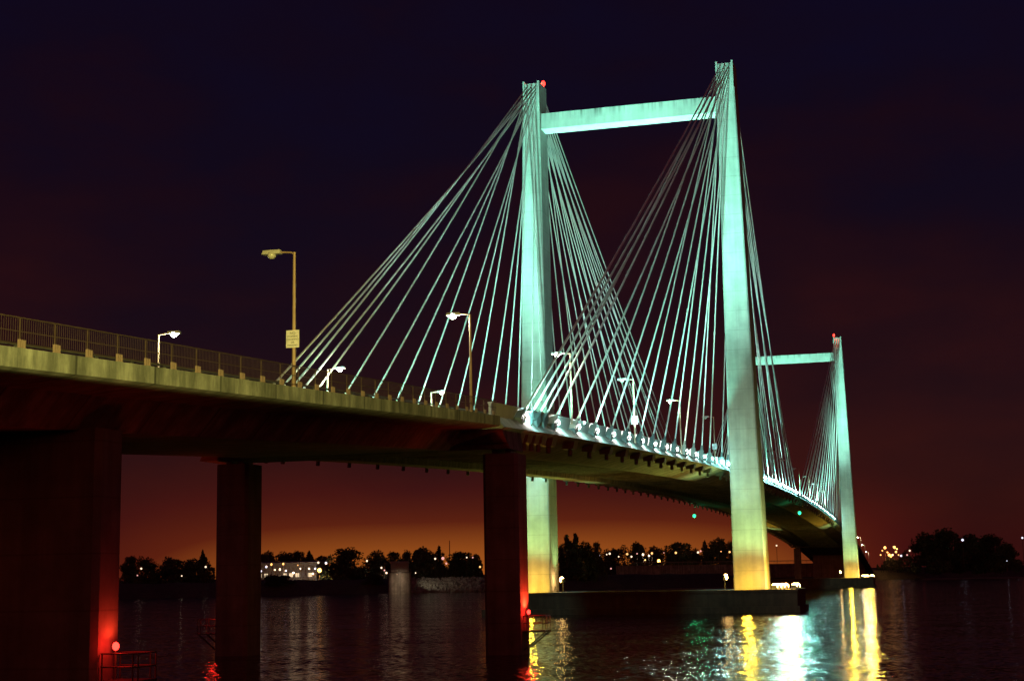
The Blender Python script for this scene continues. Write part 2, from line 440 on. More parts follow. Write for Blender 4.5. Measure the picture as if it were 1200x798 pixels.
def head(x0, s, d, i):
    """tower end of stay i (0 = longest) on the d side"""
    r, c = divmod(i, 3)
    zz = Ht - .7 - .6 * r
    t = (zz - (Ht - 4.3)) / 3.85
    return Vector((x0 + d * (2.46 + (1.9 - 2.46) * t), s * (15.82 + (c - 1) * .72), zz))
legs = {}
for x0 in (0, L):
    for s in (-1, 1): legs[(x0, s)] = leg(x0, s)
    mb = MB(); z0, z1 = 77.95, 80.6
    y = 14.42
    mb.hexa([(x0 - 1.5, -y, z0), (x0 + 1.5, -y, z0), (x0 + 1.5, y, z0), (x0 - 1.5, y, z0)], [(x0 - 1.4, -y, z1), (x0 + 1.4, -y, z1), (x0 + 1.4, y, z1), (x0 - 1.4, y, z1)])
    mb.build('crossbeam', M['beam'], bridge)
    mb = MB()
    p = [(-7.5, -23.9), (7.5, -23.9), (7.5, 23.3), (-7.5, 23.3)]
    q = [(-8.2, -24.3), (8.2, -24.3), (8.2, 23.8), (-8.2, 23.8)]
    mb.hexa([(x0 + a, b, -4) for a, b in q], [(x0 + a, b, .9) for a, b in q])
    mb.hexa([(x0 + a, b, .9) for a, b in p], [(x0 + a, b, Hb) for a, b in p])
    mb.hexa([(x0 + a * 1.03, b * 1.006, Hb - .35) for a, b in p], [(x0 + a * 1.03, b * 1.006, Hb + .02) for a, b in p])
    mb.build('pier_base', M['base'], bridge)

# piers of the side spans and approaches
def column(x, y0, y1, hx, top, name='pier_column'):
    mb = MB(); c = .25
    ring = lambda z, g=0: [(x - hx - g, y0 - g + c, z), (x - hx - g, y1 + g - c, z), (x - hx + c, y1 + g, z), (x + hx - c, y1 + g, z), (x + hx + g, y1 + g - c, z), (x + hx + g, y0 - g + c, z), (x + hx - c, y0 - g, z), (x - hx + c, y0 - g, z)]
    mb.sweep([ring(-4), ring(top)])
    return mb.build(name, M['pier'], bridge)
for xa, sg in ((-119.5, 1), (418.5, -1)):
    zt = zd(xa) - 2.5
    for s in (-1, 1):
        y = s * 11.3
        column(xa, y - 1.4, y + 1.4, 1.5, zt - .3)
        for dy in (-.75, .3):
            mb = MB(); mb.box(xa - .9, xa + .9, y + dy, y + dy + .45, zt - .3, zt); mb.build('bearing', M['steel'], bridge)
    mb = MB()
    mb.hexa([(xa - 2.0, -12.3, zt), (xa + 2.0, -12.3, zt), (xa + 2.0, 13.9, zt), (xa - 2.0, 13.9, zt)], [(xa - 3.9 * (sg > 0) - 2 * (sg < 0), -12.1, zt + 1.5), (xa + 2.0 + 1.9 * (sg < 0), -12.1, zt + 1.5), (xa + 2.0 + 1.9 * (sg < 0), 12.1, zt + 1.5), (xa - 3.9 * (sg > 0) - 2 * (sg < 0), 12.1, zt + 1.5)])
    mb.build('end_diaphragm', M['soffit'], bridge)
column(-174.7, -9, 9, 1.05, zd(-174.7) - 2.44, 'wall_pier')
column(-226, -9, 9, 1.05, zd(-226) - 2.44, 'wall_pier')
for xa in (473, 524, 575): column(xa, -9, 9, 1.05, zd(xa) - 2.44, 'wall_pier')

# stays: (tower x, side, direction, anchor x list from longest to shortest)
back = [-116.6, -114.1, -111.7, -109.3] + [-105.7 + 8.2296 * k for k in range(13)]
main = [6.95 + 8.2296 * k for k in range(17, -1, -1)]
def stay(mbc, mba, x0, s, d, i, ax):
    a = Vector((ax, sy(s, 11.75), zd(ax) + .05)); b = head(x0, s, d, i)
    dr = (b - a).normalized()
    ln = (b - a).length; sag = ln * ln / 9000.0 * .35
    pts = [a + dr * (ln * t) - Vector((0, 0, 4 * sag * t * (1 - t))) for t in (0, .12, .25, .4, .55, .7, .85, 1)]
    mbc.tube(pts, .102, 8)
    side = Vector((0, 1, 0)); nn = dr.cross(side).normalized()
    mba.obox(a + dr * .45, dr * .75, side * .30, nn * .36)
    mba.tube([a + dr * 1.1, a + dr * 2.0], [.24, .15], 8)
    z = zd(ax)
    mba.hexa([(ax - .85, sy(s, 11.9), z - 1.75), (ax + .55, sy(s, 11.9), z - 1.75), (ax + .55, sy(s, 10.9), z - 1.75), (ax - .85, sy(s, 10.9), z - 1.75)],
             [(ax - .85, sy(s, 12.15), z - .9), (ax + .65, sy(s, 12.15), z - .9), (ax + .65, sy(s, 10.9), z - .9), (ax - .85, sy(s, 10.9), z - .9)])
    mba.tube([(ax - .2, sy(s, 11.5), z - 1.7), (ax - .35, sy(s, 11.5), z - 2.35)], .2, 8)
rest_c, rest_a = MB(), MB()
n_ind = 0
for x0, s, d, al in ((0, -1, -1, back), (0, 1, -1, back), (0, -1, 1, main), (0, 1, 1, main), (L, -1, -1, main), (L, 1, -1, main), (L, -1, 1, back), (L, 1, 1, back)):
    for i, q in enumerate(al):
        ax = q if x0 == 0 else L - q
        if n_ind < 100:
            mc, ma = MB(), MB(); stay(mc, ma, x0, s, d, i, ax)
            o = mc.build('stay_cable', M['cable'], bridge); ma.build('cable_anchor', M['block'], o); n_ind += 1
        else: stay(rest_c, rest_a, x0, s, d, i, ax)
o = rest_c.build('stay_cables', M['cable'], bridge); o['kind'] = 'stuff'
o2 = rest_a.build('cable_anchors', M['block'], o); o2['kind'] = 'stuff'

# floodlights by the anchors
TEAL = (.24, 1.0, .70)
mb = MB(); mb.tube([(0, 0, 0), (0, 0, .34)], .05); mb.tube([(-.16, 0, .5), (-.02, 0, .54), (.08, 0, .57)], [.10, .17, .19], 10)
fl_body = mb.mesh('floodlight', M['steel'])
mb = MB(); mb.ball((.2, 0, .62), .23, 10, 6)
fl_lens = mb.mesh('floodlight_lens', M['lens']); fl_lens_teal = mb.mesh('floodlight_lens', M['lensteal'])
P_STAY = 60000
def flood(ax, s, x0, power, beam=True):
    d = 1 if x0 > ax else -1
    o = inst('floodlight', fl_body, bridge, (ax + .9 * d, sy(s, 12.0), zd(ax) - .2), 0 if d > 0 else math.pi)
    inst('lens', fl_lens if ax < -20 else fl_lens_teal, o)
    light('SPOT', 'floodlight_spill', (ax + 1.3 * d, sy(s, 12.75), zd(ax) + .55), 1700, (.36, 1, .90), bridge, (ax + 4.2 * d, sy(s, 11.6), zd(ax) + .15), 88, .5, .15)
    if beam:
        light('SPOT', 'floodlight_beam', (ax + 1.5 * d, sy(s, 11.9), zd(ax) + .75), power, TEAL, bridge, (x0, s * 15.2, 75), 42, .9, .15)
nfl = 0
for s in (-1, 1):
    for i, q in enumerate(back):
        if i in (1, 2, 3): continue
        flood(q, s, 0, P_STAY * (.55 if q > -40 else 1))
    for i, q in enumerate(main): flood(q, s, 0, P_STAY * 1.2 * (.5 if q < 40 else 1), i % 2 == 0)
for s in (-1,):
    for i, q in enumerate(main): flood(L - q, s, L, P_STAY * 1.6 * (.5 if q < 40 else 1), i % 2 == 0)
for i in range(0, 18, 3):
    light('SPOT', 'floodlight_beam', (L - main[i], 12, zd(L - main[i]) + .75), P_STAY * 2.2, TEAL, bridge, (L, 15.6, 68), 45, .9, .15)

for x0, sg in ((0, -1), (0, 1), (L, -1)):
    for k in range(5):
        ax = x0 + sg * (22 + 23 * k)
        for s in (-1, 1):
            # added fill spots, no fixtures: across onto the other stays, and along its own
            light('SPOT', 'stay_fill_light', (ax, sy(s, 11.9), zd(ax) + .8), 52000, (.5, 1, .86), bridge, (x0 + sg * (20 + 15 * k), -s * 13.3, 45), 46, 1, .15)
            light('SPOT', 'stay_fill_light', (ax, sy(s, 12.6), zd(ax) + .8), 38000, (.5, 1, .86), bridge, (x0 + sg * (10 + 13 * k), s * 13.6, 46), 52, 1, .15)

# floodlights on the tower piers, throwing yellow-green up the shafts and orange on their feet
mb = MB(); mb.hexa([(-.35, -.4, 0), (.1, -.4, 0), (.1, .4, 0), (-.35, .4, 0)], [(-.25, -.4, .62), (-.05, -.4, .62), (-.05, .4, .62), (-.25, .4, .62)])
pf_body = mb.mesh('pier_floodlight', M['steel'])
mb = MB(); mb.tube([(-.02, 0, .42), (.2, 0, .44), (.34, 0, .45)], [.42, .42, .3], 12)
pf_lens = mb.mesh('pier_floodlight_lens', M['sodium'])
GRN = (.56, 1.0, .30); ORG = (1.0, .56, .03)
for x0 in (0, L):
    for s in (-1, 1):
        yc = s * 16.6
        spots = [(x0 - 6.6, yc - 2.6), (x0 - 6.6, yc + 2.6), (x0 - 4.5, s * 20.4), (x0 - 4.0, s * 20.9), (x0 - 3.4, s * 21.4), (x0 - 3.0, s * 21.9), (x0 - 3.5, s * 23.2), (x0 - 3.2, s * 23.6), (x0 - 1, s * 12.7)]
        for k, (px, py) in enumerate(spots):
            rz = math.atan2(yc - py, x0 - px)
            if k >= 2 and not (s > 0 and abs(py) > 23):
                hz = 1.5 if abs(py) < 14 else .02
                o = inst('pier_floodlight', pf_body, bridge, (px, py, Hb + hz), rz if abs(py) < 14 else -math.pi / 2 - s * .9 + (math.pi * .15)); inst('lens', pf_lens, o)
                if hz > 1:
                    mb = MB(); mb.tube([(-.1, 0, -1.5), (-.1, 0, .05)], .06, 6); mb.build('post', M['steel'], o)
            c = Vector((px + .8 * math.cos(rz), py + .8 * math.sin(rz), Hb + .9))
        for dy in (-2.4, 2.4):
            light('SPOT', 'pier_floodlight_beam', (x0 - 7.3, yc + dy, Hb + .35), 8600, GRN, bridge, (x0 - 2.6, yc, 30), 75, 1, .3)
        light('SPOT', 'pier_floodlight_beam', (x0 - 7.2, yc, Hb + .6), 30000, (.66, 1, .55), bridge, (x0 - 2.4, s * 16, 36), 30, 1, .3)
        light('SPOT', 'pier_floodlight_beam', (x0 - 3.5, s * 22.5, Hb + .9), 10500, GRN, bridge, (x0, s * 18, 24), 70, 1, .3)
        light('SPOT', 'pier_floodlight_beam', (x0 + .5, s * 11.9, Hb + .9), 5000, GRN, bridge, (x0, s * 14, 20), 70, 1, .3)
        light('SPOT', 'pier_floodlight_beam', (x0 - 6.5, s * 11.5, Hb + .9), 9000 if x0 == 0 else 14000, (.85, 1, .16) if x0 == 0 else (1, .58, .04), bridge, (x0 - 30, s * 9.5, 21), 62, 1, .3)
        light('POINT', 'pier_floodlight_glow', (x0 - 6.9, yc, Hb + .8), 2000, ORG, bridge, radius=.3)
        light('POINT', 'pier_floodlight_glow', (x0 - 3, s * 22.6, Hb + 1.6), 2600, ORG, bridge, radius=.3)

# navigation lamps hung under the deck on the channel line
for q, s in ((149.5, 1), (149.5, -1)):
    z = zd(q) - .9
    mb = MB(); mb.tube([(q, sy(s, 12.1), z), (q, sy(s, 12.1), z - 3.2)], .05); 
    o = mb.build('navigation_lamp', M['steel'], bridge)
    mb = MB(); mb.ball((q, sy(s, 12.1), z - 3.5), .42); mb.build('lens', M['green'], o)
    light('POINT', 'navigation_lamp_glow', (q, sy(s, 12.1), z - 4.2), 300, (.05, 1, .35), bridge, radius=.3)

# ------------------------------------------------------------------ street lamps on the bridge
def arm_lamp(x, s, lit, label, sign=None):
    y = sy(s, 11.62)
    z = zd(x) - .02
    r = tag(empty('street_lamp', (x, y, z)), label, 'street lamp', 'street lamps along the bridge deck')
    H = 7.25; k = -s
    mb = MB(); mb.tube([(0, 0, 0), (0, 0, .9), (0, 0, H)], [.13, .11, .075], 10); mb.box(-.2, .2, -.2, .2, 0, .06); mb.build('pole', M['pole'], r)
    mb = MB(); mb.tube([(0, 0, H - .1), (0, k * .15, H), (0, k * .8, H + .06)], .05, 8); mb.build('arm', M['pole'], r)
    mb = MB(); yy = k * .8
    mb.hexa([(-.17, yy - .04, H - .02), (.17, yy - .04, H - .02), (.2, yy + k * 1.0, H - .02), (-.2, yy + k * 1.0, H - .02)], [(-.1, yy, H + .2), (.1, yy, H + .2), (.12, yy + k * .95, H + .2), (-.12, yy + k * .95, H + .2)])
    h = mb.build('lamp_head', M['lampoff'], r)
    mb = MB(); mb.ball((0, yy + k * .5, H - .06), .24, 10, 6, .9); mb.build('lens', M['lamp'] if lit else M['lampoff'], h)
    if lit:
        light('POINT', 'street_lamp_light', (x, y + yy + k * .5, z + H - .5), 1500, (.85, 1, .65), None, radius=.25)
    if sign:
        zs = 2.15
        mb = MB(); mb.box(-.19, -.15, -.36, .36, zs, zs + .92); o = mb.build('sign', M['white'], r)
        for j, (t, size) in enumerate((('NO', .2), ('STOPPING', .135), ('STANDING', .135), ('OR', .135), ('PARKING', .135))):
            cu = bpy.data.curves.new('sign_text', 'FONT'); cu.body = t; cu.size = size; cu.align_x = 'CENTER'; cu.extrude = .004; cu.materials.append(M['black'])
            ob = bpy.data.objects.new('sign_text', cu); col.objects.link(ob); 
            bpy.context.view_layer.update()
            me = bpy.data.meshes.new_from_object(ob.evaluated_get(bpy.context.evaluated_depsgraph_get())); bpy.data.objects.remove(ob)
            tx = bpy.data.objects.new('lettering', me); col.objects.link(tx); tx.parent = o
            me.materials.clear(); me.materials.append(M['black'])
            tx.location = (-.196, 0, zs + .70 - j * .155); tx.rotation_euler = (R(90), 0, R(-90))
    return r
words = {
 -161.2: (False, 'unlit tall street lamp carrying a white lettered sign, nearest lamp on the bridge railing', True),
 -129.4: (True, 'lit street lamp on a bare tall post just left of the left tower leg', False),
 -97.2: (True, 'lit street lamp on tall post seen just right of the left tower leg', False),
 -65.8: (False, 'unlit street lamp with white sign on its post, amid the crossing cables', True),
 -32.5: (True, 'lit street lamp between two signposted unlit lamps left of the right tower leg', False),
 0.8: (False, 'unlit street lamp with white sign right beside the right tower leg', True)}
for x, (lit, lab, sg) in words.items(): arm_lamp(x, -1, lit, lab, sg)
for x, lab in ((-129.25, 'lit short-looking lamp on far kerb, leftmost lamp of the bridge'), (-95, 'lit lamp on far kerb below the lowest backstay cables'), (-62.5, 'lit lamp on far kerb close left of the tall bare lit post')):
    arm_lamp(x, 1, True, lab)
ords = ['first', 'second', 'third', 'fourth', 'fifth', 'sixth', 'seventh', 'eighth', 'ninth']
for k in range(8):
    arm_lamp(32 + 32 * k, -1, k in (0,), 'slim unlit street lamp on main span, %s seen rightward beyond the big right leg' % ords[k] if k else 'lit street lamp on main span just right of the big right tower leg')
for k, x in enumerate((497, 540, 582)):
    arm_lamp(x, -1, True, '%s lit street lamp beyond the far tower leg, counted away from it' % ords[k])

# ------------------------------------------------------------------ service platforms with red lamps
def platform(loc, rz, label, bright):
    r = tag(empty('service_platform', loc, rz), label, 'platform', 'service platforms on the bridge piers')
    # local +x points out from the pier face
    mb = MB(); mb.box(0, 1.85, -.8, .8, -.12, 0); mb.build('grating', M['steel'], r)
    mb = MB()
    for y in (-.7, .7):
        mb.tube([(1.75, y, -.1), (.05, y, -1.45)], .07, 6)
    mb.build('brace', M['steel'], r)
    mb = MB()
    for y in (-.75, .75):
        for z in (.55, 1.1): mb.tube([(.05, y, z), (1.8, y, z)], .035, 6)
        for x in (.1, 1.55, 1.8): mb.tube([(x, y, 0), (x, y, 1.1)], .035, 6)
    for z in (.55, 1.1): mb.tube([(1.8, -.75, z), (1.8, .75, z)], .035, 6)
    mb.build('handrail', M['picket'], r)
    mb = MB(); mb.tube([(.3, 0, 0), (.3, 0, 1.2)], .05, 6); o = mb.build('lamp_post', M['steel'], r)
    mb = MB(); mb.ball((.3, 0, 1.38), .15 if bright else .13, sz=1.2); mb.build('red_lamp', M['redbright'], o)
    a = Vector((loc[0] + math.cos(rz) * .6, loc[1] + math.sin(rz) * .6, loc[2] + 1.55))
    light('POINT', 'red_lamp_glow', a - Vector((.5, 0, 0)), bright, (1, .02, .01), None, radius=.15)
    light('SPOT', 'red_lamp_beam', a + Vector((0, 0, .1)), 120 if bright == 90 else 900, (1, .05, .015), None, a + Vector((-math.cos(rz) * .35, -math.sin(rz) * .35, 1)), 150, .8, .1)
platform((-174.6, -9.02, 1.9), -math.pi / 2, 'railed service platform with a bright red lamp on the nearest wide pier', 90)
platform((-119.5, 12.71, 1.8), math.pi / 2, 'dim railed platform on the left side of the far pier column', 60)
platform((-119.5, -12.71, 1.8), -math.pi / 2, 'railed platform on diagonal brace, silhouetted right of the central dark pier column', 130)

# ------------------------------------------------------------------ lamp post on the near shore (lights the near fascia)
SL = (-239, -53)
r = tag(empty('street_lamp', (SL[0], SL[1], 4.0)), 'yellow lamp with added light-cutting visor on a pole on the near shore behind the photographer', 'street lamp')
mb = MB(); mb.tube([(0, 0, 0), (0, 0, 6)], [.12, .09], 10); mb.build('pole', M['pole'], r)
aim = Vector((-150, -12.2, 16.2)); src = Vector((SL[0], SL[1], 10.0)) 
hd = Vector((aim.x - src.x, aim.y - src.y, 0)).normalized(); sd = Vector((-hd.y, hd.x, 0))
o = src - Vector((SL[0], SL[1], 4.0))
mb = MB()        # deep unseen visor added to block light on soffit and piers: its plane runs from the lamp to the lower edge of the deck's fascia
vp = [Vector((q, -12.2, zd(q) - .70)) - src for q in (-230, -186, -165, -145, -124)] + [Vector((q, -12.45, zd(q) - .82)) - src for q in (-123, -90, -45, 20, 130)]
vp = [q.normalized() * 3 for q in vp]
for e1, e2 in zip(vp, vp[1:]):
    k1, k2 = e1 * .02, e2 * .02
    b = [o + k1, o + k2, o + e2, o + e1]
    mb.hexa([q - Vector((0, 0, .06)) for q in b], [q - Vector((0, 0, .004)) for q in b])
h = mb.build('added_visor', M['steel'], r)
light('SPOT', 'street_lamp_light', src, 720000, (1, .93, .20), None, Vector((-172, -12.2, 16)), 34, 1, .003)

# ------------------------------------------------------------------ trees on the far bank
def crown_mesh(kind, seed):
    g = random.Random(seed); mb = MB()
    blobs = []
    if kind == 'pine':
        for k in range(18):
            t = k / 17; w_ = .26 * (1 - t ** 1.7) + .05; blobs.append((g.uniform(-.6, .6) * w_, g.uniform(-.6, .6) * w_, .1 + .84 * t, w_ * g.uniform(.5, 1), .09))
    else:
        for k in range(15):
            a = g.uniform(0, 6.28); rr = g.uniform(.05, .36); z = g.uniform(.26, .86)
            rr *= 1 - max(0, z - .6) * 1.4
            blobs.append((rr * math.cos(a), rr * math.sin(a), z, g.uniform(.13, .22), g.uniform(.10, .17)))
        blobs.append((0, 0, .62, .3, .26))
        for k in range(8): blobs.append((g.uniform(-.36, .36), g.uniform(-.36, .36), g.uniform(.06, .36), .2, .15))
    for bx, by, bz, br, bh in blobs:
        for _ in range(int(60 + 520 * br)):
            v = Vector([g.gauss(0, 1) for _ in range(3)]).normalized() * g.uniform(.55, 1.08)
            c = Vector((bx + v.x * br, by + v.y * br, bz + v.z * bh))
            s = g.uniform(.018, .042)
            a = Vector([g.gauss(0, 1) for _ in range(3)]).normalized(); b = a.orthogonal().normalized() * s * .7; a = a * s
            mb.add([c - a, c + b, c + a, c - b], [(0, 1, 2, 3)])
    return mb.mesh('crown', M['leaf'], False)
crowns = {k: [crown_mesh(k, 11 * i + len(k)) for i in range(4)] for k in ('round', 'pine')}
mb = MB(); mb.tube([(0, 0, 0), (.01, 0, .3), (-.01, .01, .6), (0, 0, .85)], [.035, .028, .018, .006], 8)
for a in (0, 2.1, 4.2): mb.tube([(0, 0, .35), (.16 * math.cos(a), .16 * math.sin(a), .58)], [.014, .005], 6)
trunk_me = mb.mesh('trunk', M['bark'])
def ground_z(d): return 4.6
def tree(px, wpx, top, dist, kind, label, g='trees along the far bank', low=None):
    p = at(px, top, dist); gz = 4.2 if low is None else low
    h = p.z - gz; wid = wpx / F_PX * dist
    r = tag(empty('pine_tree' if kind == 'pine' else 'leafy_tree', (p.x, p.y, gz), rng.uniform(0, 6.28)), label, 'tree', g)
    k = rng.randrange(4)
    sx = wid * (1.6 if kind == 'pine' else 1.25) / (.66 if kind == 'pine' else .92)
    inst('crown', crowns[kind][k], r, scale=(sx, sx, h))
    inst('trunk', trunk_me, r, scale=(h, h, h))
T = [
 (153, 22, 650, 640, 'round', 'dark tree against the orange sky, touching the right edge of the wide near pier'),
 (172, 26, 648, 640, 'round', 'tallest tree between the near wide pier and the left column'),
 (203, 36, 654, 640, 'round', 'broad low tree midway between the near wide pier and the left column'),
 (226, 30, 652, 640, 'round', 'round tree just left of the narrow pine beside the left column'),
 (238, 10, 645, 640, 'pine', 'narrow pointed pine immediately left of the left pier column'),
 (313, 24, 643, 820, 'round', 'reddish far tree right beside the left column, left end of the lit sheds'),
 (334, 26, 645, 830, 'round', 'far tree behind the left half of the lit shed roof'),
 (350, 22, 644, 830, 'round', 'far tree behind the middle of the lit shed roof'),
 (362, 15, 646, 830, 'pine', 'small pointed far tree behind the right half of the lit shed'),
 (377, 20, 650, 830, 'round', 'small far tree behind the brightest orange lamp'),
 (407, 36, 640, 650, 'round', 'big round dark tree right of the brightest orange lamp'),
 (440, 24, 641, 660, 'round', 'round tree standing just left of the pump house'),
 (462, 26, 645, 680, 'round', 'tree directly behind the pump house hut'),
 (477, 16, 643, 680, 'round', 'small tree just behind the right side of the pump house'),
 (492, 30, 638, 665, 'round', 'tallest dark tree right of the pump house'),
 (504, 18, 643, 665, 'round', 'lower tree leaning on the right flank of the tallest dark tree'),
 (515, 12, 640, 700, 'pine', 'slender tree just left of the radio mast'),
 (541, 36, 645, 660, 'round', 'wide rounded tree right of the radio mast'),
 (558, 16, 648, 680, 'round', 'small tree half hidden by the central dark pier column'),
 (664, 22, 628, 560, 'pine', 'spiky dark conifer right against the left tower leg'),
 (674, 18, 626, 565, 'pine', 'tallest spiky conifer right of the left tower leg'),
 (686, 24, 631, 570, 'round', 'dark bushy tree at right end of the clump beside the left tower leg'),
 (698, 18, 633, 640, 'round', 'paler reddish tree peeking out behind the clump beside the left tower leg'),
 (718, 32, 641, 900, 'round', 'low wide tree above the leftmost lights of the lamp row'),
 (748, 24, 632, 850, 'round', 'tall rounded tree above the middle of the lamp row'),
 (766, 20, 637, 850, 'round', 'tree behind the brightest lamp of the row by the flood wall'),
 (795, 34, 634, 850, 'round', 'broad dark tree midway along the flood wall'),
 (812, 18, 640, 860, 'round', 'low tree just left of the paired lamps'),
 (826, 14, 634, 860, 'pine', 'pointed tree just right of the paired lamps'),
 (842, 26, 627, 860, 'round', 'tall airy tree left of the big right tower leg'),
 (856, 16, 632, 860, 'round', 'tree partly hidden by the big right tower leg'),
 (1087, 34, 620, 900, 'round', 'leftmost dark tree of the clump at far right'),
 (1106, 40, 617, 905, 'round', 'tallest dark tree of the clump at far right, left of the bluish lamp'),
 (1136, 34, 621, 920, 'round', 'dark tree directly right of the bluish lamp'),
 (1158, 36, 624, 915, 'round', 'sloping dark tree second from the right in the far right clump'),
 (1178, 26, 634, 910, 'round', 'lowest and rightmost dark tree of the far right clump'),
]
for t in T: tree(*t)
for px, wpx, top, lab in ((320, 24, 672, 'low dark bush in front of the left end of the lit shed'), (333, 20, 673, 'low dark bush in front of the middle of the lit shed'), (437, 20, 672, 'pale green bush on the bank just left of the pump house')):
    tree(px, wpx, top, 612, 'round', lab, 'bushes on the far bank', 3.8)

def wood(name, label, spans, n, seed):
    g = random.Random(seed); mb = MB()
    for _ in range(n):
        a0, a1, d0, d1, hh = g.choice(spans)
        px = g.uniform(a0, a1); d = g.uniform(d0, d1)
        p = at(px, 670, d)
        prof = .6 + .4 * math.sin(px * .21 + d * .03) * math.sin(px * .083 + 1)
        z = 4.0 + hh * prof * g.random() ** .8
        s = g.uniform(.35, .9)
        a = Vector([g.gauss(0, 1) for _ in range(3)]).normalized(); b = a.orthogonal().normalized() * s * .7; a = a * s
        c = Vector((p.x, p.y, z)); mb.add([c - a, c + b, c + a, c - b], [(0, 1, 2, 3)])
    tag(mb.build(name, M['leaf'], None, fix=False), label, 'woodland', kind='stuff')
wood('woodland', 'dark scrub and distant woods along the far bank', [(146, 252, 655, 690, 13), (300, 320, 760, 790, 14), (320, 385, 860, 890, 17), (375, 565, 670, 720, 13), (375, 565, 670, 720, 13), (655, 700, 580, 600, 13), (700, 870, 870, 910, 20), (700, 870, 870, 910, 20), (1070, 1190, 925, 960, 20), (1028, 1080, 985, 1010, 14)], 26000, 5)

# ------------------------------------------------------------------ things on the far shore
# pump house standing in the river
c = at(468.5, 680, 575)
r = tag(empty('pump_house', (c.x, c.y, -.5), R(18)), 'pale concrete pump house standing in the river with a dark hut on top', 'pump house')
q = 4.3
mb = MB(); mb.tube([(0, 0, -2), (0, 0, 8.3)], q, 16); mb.build('caisson', M['rock'], r)
mb = MB(); mb.tube([(0, 0, 8.3), (0, 0, 8.6)], q + .35, 16); 
for k in range(16):
    a = k * math.pi / 8; mb.tube([(q * math.cos(a), q * math.sin(a), 8.6), (q * math.cos(a), q * math.sin(a), 9.7)], .05, 5)
mb.tube([(q * math.cos(k * math.pi / 8), q * math.sin(k * math.pi / 8), 9.7) for k in range(17)], .05, 5); mb.build('walkway', M['steel'], r)
mb = MB(); mb.box(-2.6, 2.6, -3.3, 3.3, 8.61, 12); hut = mb.build('hut', M['roof'], r)
mb = MB(); mb.hexa([(-3, -3.7, 12), (3, -3.7, 12), (3, 3.7, 12), (-3, 3.7, 12)], [(-2.6, -3.2, 12.6), (2.6, -3.2, 12.6), (2.6, 3.2, 12.6), (-2.6, 3.2, 12.6)]); mb.build('roof', M['roof'], hut)
mb = MB(); mb.box(-2.66, -2.6, .3, 1.3, 8.62, 10.8); mb.build('door', M['shed'], hut)
mb = MB()
for y in (-.5, .5): mb.tube([(-q - .15, y, -1), (-q - .15, y, 9)], .07, 5)
for k in range(20): mb.tube([(-q - .15, -.5, k * .45), (-q - .15, .5, k * .45)], .04, 5)
mb.build('ladder', M['steel'], r)
mb = MB(); mb.tube([(-q, .6, 9.7), (-q - 3, .6, 9.2), (-q - 8.6, .6, 7.8)], .06, 5); wl = mb.build('caisson_fill_lamp', M['steel'], r)  # lamp and long arm added to brighten the caisson
mb = MB(); mb.ball((-q - 8.7, .6, 7.7), .1); mb.build('fill_bulb', M['fw'], wl)
light('SPOT', 'caisson_fill_light', (-q - 9, .6, 7.5), 2400, (1, .70, .42), r, (-q, 0, 4.5), 70, .8, .2)
# radio mast
c = at(527, 655, 900)
r = tag(empty('radio_mast', (c.x, c.y, 5)), 'thin pale radio mast rising above the trees into the orange glow', 'mast')
topz = at(527, 633, 900).z
mb = MB(); mb.tube([(0, 0, 0), (0, 0, topz - 5)], [.45, .2], 6); mb.build('mast_pole', M['shed'], r)
# lit sheds
ca, cb = at(300, 670, 700), at(371, 670, 690)
dv = (cb - ca); dv.z = 0; wid = dv.length; rz = math.atan2(dv.y, dv.x)
rt = at(335, 660, 700).z
r = tag(empty('warehouse', (ca.x, ca.y, 5), rz), 'long low pale shed with lit front on the far shore at left', 'warehouse')
H = rt - 5
mb = MB(); mb.box(0, wid, 0, 12, -1, H); mb.build('wall', M['shed'], r)
mb = MB(); mb.hexa([(-.5, -1.2, H), (wid + .5, -1.2, H), (wid + .5, 12.5, H), (-.5, 12.5, H)], [(-.5, -1.2, H + .35), (wid + .5, -1.2, H + .35), (wid + .5, 12.5, H + 1), (-.5, 12.5, H + 1)]); mb.build('roof', M['shed'], r)
for k in range(9):
    x0 = 1 + k * (wid - 2) / 9
    mb = MB(); mb.box(x0, x0 + 1.7, -.06, -.003, 2.2, 3.9); o = mb.build('window', M['win'] if k in (0, 1, 4, 5, 6, 8) else M['roof'], r)
    mb = MB(); mb.box(x0 - .12, x0 + 1.82, -.12, -.063, 3.9, 4.05); mb.box(x0 - .12, x0 + 1.82, -.12, -.063, 2.05, 2.2); mb.build('frame', M['roof'], o)
# flood wall along the far bank between the tower legs
pts = [at(px, 662, 655 + 1.2 * (px - 700) * .3) for px in (722, 760, 800, 845, 900, 960)]
mb = MB()
mb.sweep([[(p.x, p.y, 3), (p.x, p.y, 9.4), (p.x + .5, p.y, 9.4), (p.x + .5, p.y, 3)] for p in pts])
fw = mb.build('flood_wall', M['rock']); tag(fw, 'long pale flood wall on the far bank between the two near tower legs', 'wall')
mb = MB()
mb.sweep([[(p.x - .3, p.y, 10.6), (p.x - .3, p.y, 10.9), (p.x + .0, p.y, 10.9), (p.x + .0, p.y, 10.6)] for p in pts])
for a, b in zip(pts, pts[1:]):
    for t in range(8):
        q = a.lerp(b, t / 8); mb.box(q.x - .2, q.x - .1, q.y - .06, q.y + .06, 9.4, 10.6)
mb.build('guard_rail', M['shed'], fw)

